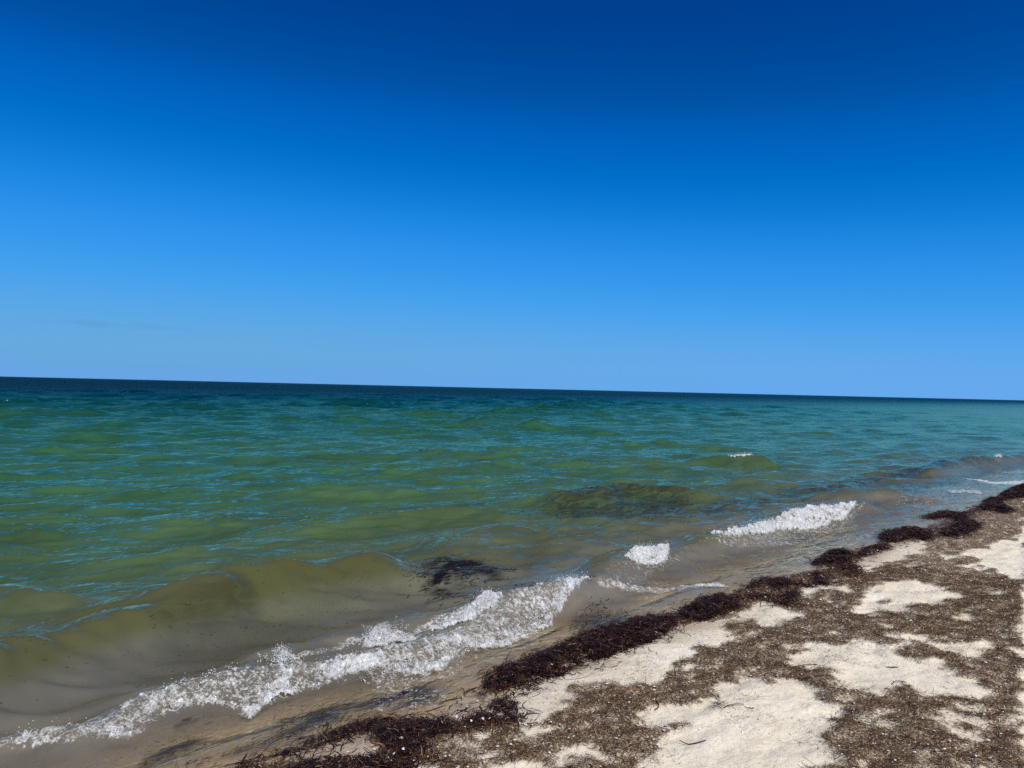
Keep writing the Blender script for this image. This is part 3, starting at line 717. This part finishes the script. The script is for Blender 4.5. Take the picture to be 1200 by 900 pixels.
# ------------------------------------------------------------------ weed drifting in the water
def drifting(label, polys, per_m2, length=(0.03, 0.11), head=0.25, dz=0.004, wid=(0.003, 0.007)):
    vs, qs, ts, off = [], [], [], 0
    for P, dens in polys:
        cnt = max(8, int(poly_area(P) * per_m2 * dens))
        q = sample_poly(P, cnt) + RNG.normal(0, 1, (cnt, 2)) * (0.10, 0.06)
        keep = RNG.random(cnt) < np.clip(0.35 + 1.6 * fbm(q[:, 0] * 2.6, q[:, 1] * 6, 3), 0.02, 1)
        q = q[keep]; k = len(q)
        z = np.maximum(water(q[:, 0], q[:, 1]) + dz, ground(q[:, 0], q[:, 1]) + 0.003)
        V, Q, T = ribbons(q[:, 0], q[:, 1], z, RNG.uniform(*length, k), RNG.uniform(*wid, k), RNG.normal(head, 0.6, k), 3, 0.5, 0.04, arch=0.03)
        vs.append(V); qs.append(Q + off); ts.append(T); off += len(V)
    V = np.concatenate(vs); base = V.mean(0)
    o = make_mesh("floating_seaweed", V - base, np.concatenate(qs), M_FLOAT, True, {"tone": np.concatenate(ts)}, loc=place(*base))
    return tag(o, label, "seaweed", None, 'stuff')
drifting("dark mat of seaweed floating behind the long foam line", [WEED[0], WEED[1]], 1700)
drifting("shredded dark seaweed riding on the low waves farther out", [WEED[2], (WEED[3][0], 0.25)], 260, (0.06, 0.2))
drifting("dark weed strands washing in the thin water by the thick weed bank", [WEED[5], WEED[4]], 1100)
drifting("weed strands combed out in the shallow wash over brown sand", [WEED[6], WEED[7]], 3200, (0.012, 0.055), wid=(0.0015, 0.004), dz=0.001)
drifting("specks of weed caught in the face of the olive wave", [WEED[8], (foam_poly([(300, 690), (400, 664), (480, 660), (470, 690), (380, 720), (300, 730)], 0.08), 0.35), (foam_poly([(0, 780), (120, 770), (260, 730), (420, 700), (420, 730), (250, 790), (0, 850)], 0.02), 0.25)], 900, (0.008, 0.035), wid=(0.0015, 0.0035))
drifting("sparse weed specks in the water along the shore", [(foam_poly([(690, 700), (870, 640), (1030, 600), (1180, 560), (1180, 575), (1000, 640), (860, 685), (720, 735)], 0.0), 0.12), WEED[9]], 300, (0.03, 0.12))

# ------------------------------------------------------------------ dark wet weed thrown up along the waterline
CLUMPS = [
    ("long thick bank of dark wet seaweed heaped along the waterline", 0.13,
     [(566, 800), (572, 790), (588, 781), (612, 771), (640, 761), (665, 752), (690, 742), (722, 731), (752, 724), (790, 722), (796, 728), (782, 744), (752, 757), (722, 768), (690, 776), (662, 790), (625, 801), (592, 812), (568, 812)]),
    ("rounded dark weed heap closing the end of the long thick bank", 0.13,
     [(792, 724), (800, 712), (822, 702), (845, 700), (862, 704), (868, 714), (850, 722), (830, 727), (805, 731)]),
    ("thick low band of dark weed dotted with white shell bits", 0.07,
     [(432, 846), (450, 842), (480, 851), (520, 847), (560, 840), (605, 834), (621, 840), (612, 848), (575, 856), (530, 862), (500, 870), (496, 890), (470, 893), (455, 880), (440, 862)]),
    ("narrow ribbon of dark weed edging the brown wash", 0.035,
     [(268, 905), (300, 890), (345, 874), (400, 855), (436, 843), (444, 852), (410, 864), (360, 880), (320, 892), (290, 908)]),
    ("dark weed heap on the pale wedge of sand below the shell dotted band", 0.05,
     [(336, 908), (360, 892), (400, 888), (425, 890), (440, 884), (470, 890), (490, 897), (490, 912), (340, 915)]),
    ("small flat clump of weed alone on damp sand below the thick bank", 0.04,
     [(566, 829), (580, 822), (588, 818), (600, 824), (612, 828), (604, 833), (585, 834)]),
    ("thin straggling weed strip trailing beside the thick bank onto pale sand", 0.03,
     [(600, 812), (630, 798), (645, 789), (665, 786), (660, 792), (640, 795), (622, 806), (608, 816)]),
    ("small knot of weed where the wet sand meets the foam streak", 0.07,
     [(872, 690), (886, 680), (895, 676), (906, 680), (900, 686), (884, 692)]),
    ("bent dark weed strand mass reaching from the water onto dry drift", 0.07,
     [(902, 684), (914, 679), (930, 684), (925, 692), (938, 698), (934, 704), (940, 712), (925, 712), (915, 698), (905, 692)]),
    ("flat dark weed strip lying above the shell strewn sand patch", 0.035,
     [(856, 704), (880, 698), (906, 699), (920, 704), (935, 710), (920, 713), (900, 706), (875, 704)]),
    ("thin weed line linking the bent strand mass with the next lump", 0.03,
     [(928, 684), (950, 685), (968, 683), (970, 687), (945, 689), (930, 688)]),
    ("little weed lump on bright sand beside the thin weed line", 0.06,
     [(952, 676), (962, 672), (974, 676), (970, 685), (960, 687), (953, 682)]),
    ("domed dark weed heap standing in the water's edge", 0.17,
     [(952, 661), (962, 652), (972, 646), (988, 645), (1003, 649), (1000, 655), (996, 660), (978, 664), (960, 664)]),
    ("tail of weed spilling up the sand from the domed heap", 0.07,
     [(978, 664), (996, 658), (1006, 668), (1010, 673), (998, 678), (982, 672)]),
    ("slim weed ridge running on from the domed heap along the shore", 0.06,
     [(1002, 652), (1012, 644), (1030, 640), (1046, 641), (1040, 645), (1020, 648), (1008, 653)]),
    ("broad dark weed spread with pale sand showing through its middle", 0.12,
     [(1028, 628), (1040, 622), (1062, 619), (1078, 620), (1096, 631), (1084, 635), (1066, 632), (1052, 637), (1034, 635)]),
    ("long weed tongue pointing seaward into the shallow water", 0.10,
     [(1080, 607), (1096, 601), (1112, 599), (1130, 602), (1136, 612), (1122, 612), (1112, 607), (1092, 608)]),
    ("ragged weed mass behind the long tongue on brown drift", 0.10,
     [(1100, 624), (1118, 617), (1124, 610), (1146, 614), (1150, 620), (1136, 626), (1120, 632), (1104, 630)]),
    ("weed lump curled at the water's edge next to bright sand", 0.12,
     [(1146, 600), (1154, 588), (1164, 583), (1172, 588), (1176, 594), (1190, 600), (1178, 603), (1160, 599)]),
    ("distant long weed bank beside the thin foam streaks", 0.15,
     [(1166, 587), (1176, 577), (1190, 572), (1215, 564), (1225, 575), (1210, 584), (1190, 585), (1176, 588)]),
]
def clump(label, H, pts):
    P = px_ground(pts); H = 0.46 * H
    c = P.mean(0); zb = float(np.min(np.maximum(ground(P[:, 0], P[:, 1]), -0.02)))
    base = np.array([c[0], c[1], zb])
    dist = math.hypot(c[0], c[1])
    # mound
    lo, hi = P.min(0) - 0.04, P.max(0) + 0.04
    cs_ = 0.02 if dist < 8 else 0.035
    xs, ys = np.arange(lo[0], hi[0], cs_), np.arange(lo[1], hi[1], cs_)
    A, B = np.meshgrid(xs, ys, indexing='ij')
    wa, wb = 0.05 * fbm(A * 6, B * 6, 4, 0.65), 0.05 * fbm(A * 6 + 50, B * 6, 4, 0.65)
    ins = in_poly(A + wa, B + wb, P); dd = np.where(ins, edge_dist(A + wa, B + wb, P), -0.03)
    hole = fbm(A * 4.5 + 3, B * 4.5, 3)
    hh = H * (1 - np.exp(-np.maximum(dd, 0) / (0.55 * H + 0.03))) * (0.75 + 0.5 * fbm(A * 6, B * 6, 3)) + 0.010 * fbm(A * 25, B * 25, 2)
    hh = np.where(ins, np.maximum(hh, 0.004), -0.015) - 0.05 * smooth(0.28, 0.55, hole) * (dd < 0.16)
    gz = np.maximum(ground_full(A, B), -0.01)
    def mh(s, n):
        i = np.clip(((s - xs[0]) / cs_).round().astype(int), 0, len(xs) - 1); j = np.clip(((n - ys[0]) / cs_).round().astype(int), 0, len(ys) - 1)
        return gz[i, j] + np.maximum(hh[i, j], 0), hh[i, j] > 0.002
    keepv = ins.copy(); keepv[1:] |= ins[:-1]; keepv[:-1] |= ins[1:]; keepv[:, 1:] |= ins[:, :-1]; keepv[:, :-1] |= ins[:, 1:]
    F = grid_faces(*A.shape); kf = keepv.ravel()[F].all(1); F = F[kf]
    ids = np.unique(F); rem = np.full(A.size, -1); rem[ids] = np.arange(len(ids)); F = rem[F]
    V = np.stack([A.ravel(), B.ravel(), (gz + hh - 0.012).ravel()], 1)[ids]
    root = bpy.data.objects.new("seaweed_clump", None); COL.objects.link(root)
    root.location = place(*base); root.rotation_euler = (0, 0, THETA); root.empty_display_size = 0.1
    tag(root, label, "seaweed clump", "dark wet weed clumps cast up along the waterline")
    make_mesh("matted_core", V - base, F, M_WET, True, {"tone": np.clip(0.25 + 0.25 * fbm(V[:, 0] * 40, V[:, 1] * 40, 2), 0, 1)}, parent=root)
    # strands
    area = poly_area(P); big = 1.0 if dist < 8 else 1.5
    cnt = int(np.clip(area * 15000 / big ** 2, 300, 14000))
    q = sample_poly(P, cnt) + RNG.normal(0, 0.018, (cnt, 2))
    z, ok = mh(q[:, 0], q[:, 1])
    okk = ok | (RNG.random(cnt) < 0.25); q, z = q[okk], z[okk]; k = len(q)
    V, Q, T = ribbons(q[:, 0], q[:, 1], z + np.abs(RNG.normal(0, 0.008, k)), RNG.gamma(3, 0.014, k).clip(0.015, 0.11) * big ** 0.5, RNG.uniform(0.0022, 0.0055, k) * big, RNG.uniform(0, np.pi, k) * 0.7 + RNG.normal(0, 0.5, k), 3, 0.8, 0.17, arch=0.10)
    V[:, 2] = np.maximum(V[:, 2], np.maximum(ground_full(V[:, 0], V[:, 1]), -0.005) + 0.002)
    st = make_mesh("weed_strands", V - base, Q, M_WET, True, {"tone": T}, parent=root); st['kind'] = 'stuff'
    # loose frayed strands round the edge
    per = np.concatenate([P, P[:1]]); seg = np.linalg.norm(np.diff(per, axis=0), axis=1)
    ne = int(np.clip(seg.sum() * 70, 20, 420)); pick = RNG.choice(len(seg), ne, p=seg / seg.sum()); t = RNG.random(ne)[:, None]
    q = per[pick] * (1 - t) + per[pick + 1] * t + RNG.normal(0, 0.045, (ne, 2))
    z = np.maximum(ground_full(q[:, 0], q[:, 1]), 0.0) + 0.006
    V, Q, T = ribbons(q[:, 0], q[:, 1], z, RNG.uniform(0.05, 0.2, ne), RNG.uniform(0.003, 0.006, ne) * big, RNG.normal(0.2, 0.8, ne), 4, 0.9, 0.05, arch=0.06)
    V[:, 2] = np.maximum(V[:, 2], np.maximum(ground_full(V[:, 0], V[:, 1]), 0) + 0.002)
    st = make_mesh("frayed_edge", V - base, Q, M_WET, True, {"tone": T}, parent=root); st['kind'] = 'stuff'
    return root
for args in CLUMPS: clump(*args)

# torn strands strung along the whole tide line between the heaps
def tide_line(cnt):
    s_ = RNG.uniform(1.6, 22, cnt * 4); n_ = shore(s_) - np.abs(RNG.normal(0.10, 0.16, cnt * 4)) + 0.05
    ok = RNG.random(len(s_)) < np.clip(0.15 + 1.5 * fbm(s_ * 1.2, n_ * 4, 3), 0.02, 1)
    s_, n_ = s_[ok][:cnt], n_[ok][:cnt]; k = len(s_); big = 1 + 0.05 * s_
    z = np.maximum(ground_full(s_, n_), 0) + 0.004 + np.abs(RNG.normal(0, 0.004, k))
    V, Q, T = ribbons(s_, n_, z, RNG.gamma(3, 0.016, k).clip(0.02, 0.16) * big, RNG.uniform(0.0025, 0.006, k) * big, RNG.normal(0.1, 0.7, k), 3, 0.9, 0.04, arch=0.05)
    V[:, 2] = np.maximum(V[:, 2], np.maximum(ground_full(V[:, 0], V[:, 1]), 0) + 0.002)
    o = make_mesh("tide_line_seaweed", V, Q, M_WET, True, {"tone": T})
    tag(o, "torn dark weed strands strung along the tide line between the heaps", "seaweed", None, 'stuff')
tide_line(2200)

# ------------------------------------------------------------------ dry shredded weed over the sand
def litter(label, cnt, s0, s1, size, seg, floor=0.0):
    vs = np.zeros((0, 2))
    w = []
    while len(vs) < cnt:
        q = np.column_stack([RNG.uniform(s0, s1, cnt), RNG.uniform(-4.2, 4.8, cnt)])
        l = lit_at(q[:, 0], q[:, 1])
        speck = 0.11 * smooth(-0.2, 0.4, fbm(q[:, 0] * 2, q[:, 1] * 2, 2)) * (q[:, 1] < shore(q[:, 0]) - 0.12)
        ndq = q[:, 1] - shore(q[:, 0])
        ok = (RNG.random(cnt) < np.maximum(l ** 1.5, speck)) & (ndq > -4.4)
        vs = np.concatenate([vs, q[ok]])
    q = vs[:cnt]; l = lit_at(q[:, 0], q[:, 1])
    z = ground_full(q[:, 0], q[:, 1]) + 0.004 + np.abs(RNG.normal(0, 0.011, cnt)) * l * np.clip(0.6 + 1.2 * fbm(q[:, 0] * 8, q[:, 1] * 8, 2), 0.1, 1.6)
    ln_ = RNG.gamma(2.2, 0.0105, cnt).clip(0.006, 0.09) * size * np.where(l < 0.2, 0.7, 1)
    wd_ = RNG.uniform(0.002, 0.0055, cnt) * size
    V, Q, T = ribbons(q[:, 0], q[:, 1], z, ln_, wd_, RNG.uniform(0, np.pi, cnt), seg, 0.7, 0.36, arch=0.08)
    V[:, 2] = np.maximum(V[:, 2], np.repeat(ground_full(q[:, 0], q[:, 1]), (seg + 1) * 2) + 0.0015)
    o = make_mesh("seaweed_litter", V, Q, M_DRY, True, {"tone": T})
    return tag(o, label, "seaweed", None, 'stuff')
litter("brown dry shredded seaweed strewn in drifts over the near sand", 310000, 0.6, 8.0, 1.0, 1)
litter("brown dry shredded seaweed drifts farther along the beach", 60000, 8.0, 24.0, 1.9, 1)

# single dark stalks lying on the bare sand
def stalk(label, px_, py_, L_, head, group=None):
    q = px_ground([(px_, py_)]); z = ground_full(q[:, 0], q[:, 1])
    V, Q, T = ribbons(q[:, 0], q[:, 1], z + 0.006, np.array([L_]), np.array([0.0055]), np.array([head]), 6, 0.9, 0.02, arch=0.03)
    V[:, 2] = np.maximum(V[:, 2], ground_full(V[:, 0], V[:, 1]) + 0.003)
    # give the stalk thickness
    n_ = len(V); W2 = V.copy(); W2[:, 2] += 0.0035
    k = np.arange(n_ // 2 - 1) * 2
    side = np.concatenate([np.stack([k, k + 2, k + 2 + n_, k + n_], 1), np.stack([k + 1, k + 1 + n_, k + 3 + n_, k + 3], 1)])
    Q = np.concatenate([Q, Q + n_, side])
    V = np.concatenate([V, W2]); base = np.array([q[0, 0], q[0, 1], z[0]])
    o = make_mesh("seaweed_stalk", V - base, Q, M_WET, True, {"tone": np.full(len(V), 0.7)}, loc=place(*base))
    tag(o, label, "seaweed stalk", group)
G_ST = "loose dark stalks on bare sand"
stalk("short dark stalk alone in the middle of the large bare sand patch", 878, 831, 0.055, 2.0, G_ST)
stalk("thin forked stalk at the drift edge beside the large bare sand patch", 858, 829, 0.14, -0.4, G_ST)
stalk("dark stalk lying at the tip of the drift between two bare sand patches", 946, 781, 0.14, 2.6, G_ST)
stalk("thin curved stalk on the upper bare sand patch", 1052, 801, 0.11, -0.5, G_ST)
stalk("dark stalk near the knotted weed on the lower sand", 770, 829, 0.10, 0.5, G_ST)
stalk("dark curled stalk beside the drift tongue on lower sand", 812, 872, 0.13, -0.9, G_ST)
stalk("slim stalk resting by the small islet of drift on bare sand", 1045, 783, 0.07, -0.9, G_ST)

# white shell bits
def shell(label, px_, py_, r_, group, up_=0.0):
    q = px_ground([(px_, py_)]); z = ground_full(q[:, 0], q[:, 1])[0] + up_
    t = np.linspace(0, np.pi * 0.95, 9); rows = []
    for k in range(5):                                   # a ribbed fan, domed
        f = k / 4
        rr = r_ * (0.12 + 0.88 * f) * (1 + 0.05 * np.cos(t * 14))
        rows.append(np.column_stack([rr * np.cos(t), rr * np.sin(t), r_ * 0.55 * (1 - f ** 1.6) + 0.002 + 0 * t]))
    V = np.concatenate(rows); a_ = RNG.random() * 6.28
    V = np.column_stack([V[:, 0] * math.cos(a_) - V[:, 1] * math.sin(a_), V[:, 0] * math.sin(a_) + V[:, 1] * math.cos(a_), V[:, 2]])
    o = make_mesh("shell", V, grid_faces(5, 9), M_SHELL, True, loc=(*to_xy(q[0, 0], q[0, 1]), z))
    tag(o, label, "shell", group)
M_SHELL, N, L = mat_new("shell_white")
_o = N.new("ShaderNodeOutputMaterial"); _p = N.new("ShaderNodeBsdfPrincipled"); L.new(_p.outputs[0], _o.inputs[0])
_r = ramp(N, [(0.3, (0.62, 0.58, 0.52)), (0.7, (0.82, 0.80, 0.76))]); L.new(noise_(N, L, N.new("ShaderNodeTexCoord").outputs['Object'], 80), _r.inputs[0])
L.new(_r.outputs[0], _p.inputs['Base Color']); _p.inputs['Roughness'].default_value = 0.45
for px_, py_ in [(551, 853), (555, 848), (566, 850), (575, 852), (535, 849), (430, 896), (463, 893), (473, 888), (517, 855), (600, 800), (470, 872)]:
    shell("small white shell bit lying on dark wet weed", px_, py_, 0.011, "shell bits on the dark weed", 0.028)
def shell_grit(cnt):
    q = np.column_stack([RNG.uniform(1.0, 9, cnt * 6), RNG.uniform(-4, 4.5, cnt * 6)])
    ndq = q[:, 1] - shore(q[:, 0]); l = lit_at(q[:, 0], q[:, 1])
    ok = (ndq < -0.1) & (ndq > -4) & (RNG.random(len(q)) < 0.25 + 0.5 * l); q = q[ok][:cnt]
    z = ground_full(q[:, 0], q[:, 1]) + 0.004 + 0.008 * lit_at(q[:, 0], q[:, 1])
    V, F = blobs(np.column_stack([q, z]), RNG.gamma(2, 0.0015, len(q)).clip(0.0012, 0.008), squash=(1, 1, 0.4))
    o = make_mesh("shell_grit", V, F, M_SHELL, False)
    tag(o, "tiny white shell fragments sprinkled over sand and drifts", "shell grit", None, 'stuff')
shell_grit(6500)

# ------------------------------------------------------------------ seabirds far out
def bird(label, px_, py_, dist, span, col, lift):
    d = ray([px_], [py_])[0]; d = d / d[1] * dist
    root = bpy.data.objects.new("seabird", None); COL.objects.link(root)
    root.location = (d[0], d[1], CAM_H + d[2]); root.rotation_euler = (0, 0, math.radians(62)); root.empty_display_size = 0.2
    tag(root, label, "bird")
    m, N, L = mat_new("plumage")
    o_ = N.new("ShaderNodeOutputMaterial"); p = N.new("ShaderNodeBsdfPrincipled"); L.new(p.outputs[0], o_.inputs[0])
    r = ramp(N, [(0.35, tuple(c * 0.7 for c in col)), (0.65, col)]); L.new(noise_(N, L, N.new("ShaderNodeTexCoord").outputs['Object'], 9), r.inputs[0])
    L.new(r.outputs[0], p.inputs['Base Color']); p.inputs['Roughness'].default_value = 0.8
    def loft(name, prof):
        k = 8; th = np.arange(k) / k * 2 * np.pi; V = []
        for x, y, z, ry, rz in prof:
            V.append(np.column_stack([np.full(k, x), y + ry * np.cos(th), z + rz * np.sin(th)]))
        V = np.concatenate(V) * span; nr = len(prof)
        F = [(i * k + j, i * k + (j + 1) % k, (i + 1) * k + (j + 1) % k, (i + 1) * k + j) for i in range(nr - 1) for j in range(k)]
        make_mesh(name, V, np.array(F), m, True, parent=root)
    loft("body", [(-0.24, 0, 0.0, 0.03, 0.006), (-0.14, 0, 0, 0.035, 0.02), (0.0, 0, 0, 0.055, 0.05), (0.12, 0, 0.005, 0.045, 0.042), (0.17, 0, 0.015, 0.03, 0.03), (0.21, 0, 0.018, 0.026, 0.026), (0.24, 0, 0.014, 0.01, 0.01), (0.28, 0, 0.008, 0.003, 0.003)])
    for sg in (-1, 1):
        st = [(0.0, 0.03, 0.12), (0.16, 0.06 + lift * 0.5, 0.11), (0.30, 0.05 + lift, 0.08), (0.42, 0.03 + lift, 0.05), (0.5, lift, 0.012)]
        k = 6; th = np.arange(k) / k * 2 * np.pi; V = []
        for y, z, ch in st:
            V.append(np.column_stack([0.04 - y * 0.18 + ch * 0.5 * np.cos(th), np.full(k, sg * (y + 0.02)), z + 0.008 * np.sin(th)]))
        V = np.concatenate(V) * span
        F = [(i * k + j, i * k + (j + 1) % k, (i + 1) * k + (j + 1) % k, (i + 1) * k + j) for i in range(4) for j in range(k)]
        make_mesh("wing", V, np.array(F), m, True, parent=root)
bird("tiny dark bird flying low over the horizon", 727.5, 437.5, 190, 0.85, (0.05, 0.045, 0.045), 0.12)
bird("tiny pale bird higher in the sky than the dark one", 389, 396.5, 260, 0.75, (0.75, 0.75, 0.75), 0.05)

# ------------------------------------------------------------------ thin wisp of cloud low over the sea
def cloud_wisp():
    d = ray([138], [381])[0]; d = d / d[1] * 15000
    m, N, L = mat_new("cloud_haze")
    out = N.new("ShaderNodeOutputMaterial"); v = N.new("ShaderNodeVolumePrincipled")
    v.inputs['Color'].default_value = (0.35, 0.42, 0.55, 1); v.inputs['Density'].default_value = 0.00016; v.inputs['Anisotropy'].default_value = 0.3
    L.new(v.outputs[0], out.inputs['Volume'])
    vs, fs, off = [], [], 0
    k, nr = 14, 40
    t = np.linspace(-1, 1, nr); th = np.arange(k) / k * 2 * np.pi
    T, H = np.meshgrid(t, th, indexing='ij')
    env = np.sqrt(np.clip(1 - T ** 2, 0, 1)) * (0.6 + 0.7 * fbm(T * 5 + 3, T * 0, 3, 0.6)).clip(0.12, 1.4)
    rr = env * (1 + 0.35 * fbm(T * 7, np.cos(H) * 1.5, 3))
    X = T * 1750; Y = 420 * rr * np.cos(H); Zz = 95 * rr * np.sin(H) - 60 * T + 40 * fbm(T * 3, T * 0 + 8, 2)
    i, j = np.meshgrid(np.arange(nr - 1), np.arange(k), indexing='ij')
    a_ = (i * k + j).ravel(); b_ = (i * k + (j + 1) % k).ravel()
    o = make_mesh("cloud_wisp", np.stack([X.ravel(), Y.ravel(), Zz.ravel()], 1), np.stack([a_, b_, b_ + k, a_ + k], 1), m, True,
                  loc=(d[0], d[1], CAM_H + d[2]), rot=0)
    tag(o, "faint thin grey wisp of cloud low over the sea horizon", "cloud", None, 'stuff')
cloud_wisp()
